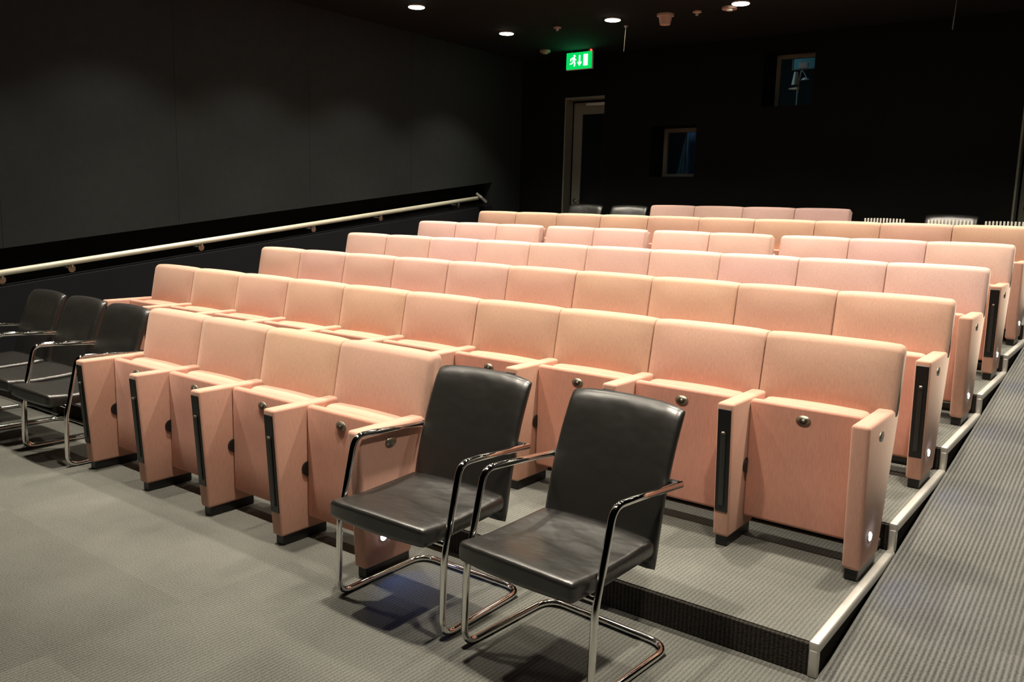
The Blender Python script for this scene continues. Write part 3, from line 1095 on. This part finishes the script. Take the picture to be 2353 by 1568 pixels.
# ------------------------------------------------------------------ booth contents
bl = bpy.data.lights.new('booth_fill_light', 'AREA')  # unseen fill light added to brighten the cloths and stand in the booth
bl.energy = 7.0
bl.color = (0.55, 0.85, 1.0)
bl.size = 0.36
bo = empty('booth_fill_panel', (-3.75, by0 + 0.24, bz1))
tag(bo, 'cool fill panel added out of sight under the booth ceiling between the two windows', 'light')
b_ = bmesh.new()
box(b_, -0.2, 0.2, -0.2, 0.2, -0.03, 0.0, 0.004, 1)
link('fill_housing', mesh_from(b_), 'white_plastic', bo)
l = bpy.data.objects.new('booth_fill_light', bl)
COL.objects.link(l)
l.parent = bo
l.location = (0, 0, -0.05)
# cloths added behind the lower window, shaped as a slanted streak of blue light
dp = empty('streak_drape', (-4.15, by0 + 0.40, bz0))
tag(dp, 'added cloths in place of a slanted blue light streak behind the lower booth window', 'stand-in cloth')
def cloth_part(name, mat, top, bot, y):
    """pleated hanging cloth between two x ranges"""
    b_ = bmesh.new()
    rows_ = []
    for k in range(9):
        t = k / 8
        xa, xb = bot[0] + (top[0] - bot[0]) * t, bot[1] + (top[1] - bot[1]) * t
        rows_.append([b_.verts.new((xa + (xb - xa) * j / 12, y + 0.012 * math.sin(j * 1.6), 0.02 + 1.34 * t)) for j in range(13)])
    for a, b in zip(rows_, rows_[1:]):
        for j in range(12):
            b_.faces.new((a[j], a[j + 1], b[j + 1], b[j]))
    bmesh.ops.solidify(b_, geom=b_.faces[:], thickness=0.008)
    link(name, mesh_from(b_), mat, dp, True)
cloth_part('streak_cloth', 'blue_cloth', (-0.036, -0.030), (-0.36, 0.0), 0.0)
cloth_part('dark_cloth', 'navy_cloth', (-0.050, 0.36), (-0.03, 0.36), 0.04)
b_ = bmesh.new()
tube(b_, [(-0.04, 0.02, 0.0), (-0.04, 0.02, 1.45)], 0.010, 8)
link('pole', mesh_from(b_), 'brushed_steel', dp)
# lamp on a stand behind the upper window
st = empty('lamp_stand', (-2.815, by0 + 0.45, bz0))
tag(st, 'white lamp head on a slim stand behind the upper booth window', 'stand')
b_ = bmesh.new()
tube(b_, [(0, 0, 0), (0, 0, 1.90)], 0.012, 10)
disc(b_, (0, 0, 0.01), 0.16, 'z', 0.02, 20)
link('pole', mesh_from(b_), 'brushed_steel', st)
b_ = bmesh.new()
disc(b_, (-0.035, 0, 1.91), 0.045, 'z', 0.15, 16, r2=0.022)
link('lamp_head', mesh_from(b_), 'white_plastic', st)
b_ = bmesh.new()
tube(b_, fillet([(0, 0, 1.85), (0.03, 0, 2.02), (0.09, 0, 1.92)], 0.03), 0.007, 8)
disc(b_, (0.085, 0, 1.895), 0.060, 'z', 0.03, 18, r2=0.03)
link('lamp_shade', mesh_from(b_), 'white_plastic', st)
b_ = bmesh.new()
prism_x(b_, [(-0.01, 2.02), (0.01, 2.02), (0.01, 2.07), (-0.01, 2.09)], -0.01, 0.10, 0.003, 1)
link('reflector_flap', mesh_from(b_), 'white_plastic', st)
# teal board added in place of a dimly lit ceiling panel
bd = empty('lit_panel_board', (-2.71, by0 + 0.80, 3.32))
tag(bd, 'teal board added for a dimly lit ceiling panel behind the upper booth window', 'board')
b_ = bmesh.new()
box(b_, -0.30, 0.30, -0.02, 0.02, -0.05, 0.36, 0.004, 1)
link('board', mesh_from(b_), 'lit_panel_board', bd)
b_ = bmesh.new()
for q in ((-0.31, -0.30, -0.06, 0.37), (0.30, 0.31, -0.06, 0.37), (-0.30, 0.30, -0.06, -0.05), (-0.30, 0.30, 0.36, 0.37)):
    box(b_, q[0], q[1], -0.026, 0.02, q[2], q[3])
for q in (-0.25, 0.25):
    tube(b_, [(q, 0, 0.36), (q, 0, bz1 - 3.32)], 0.004, 6)
link('board_frame', mesh_from(b_), 'plate_metal', bd)
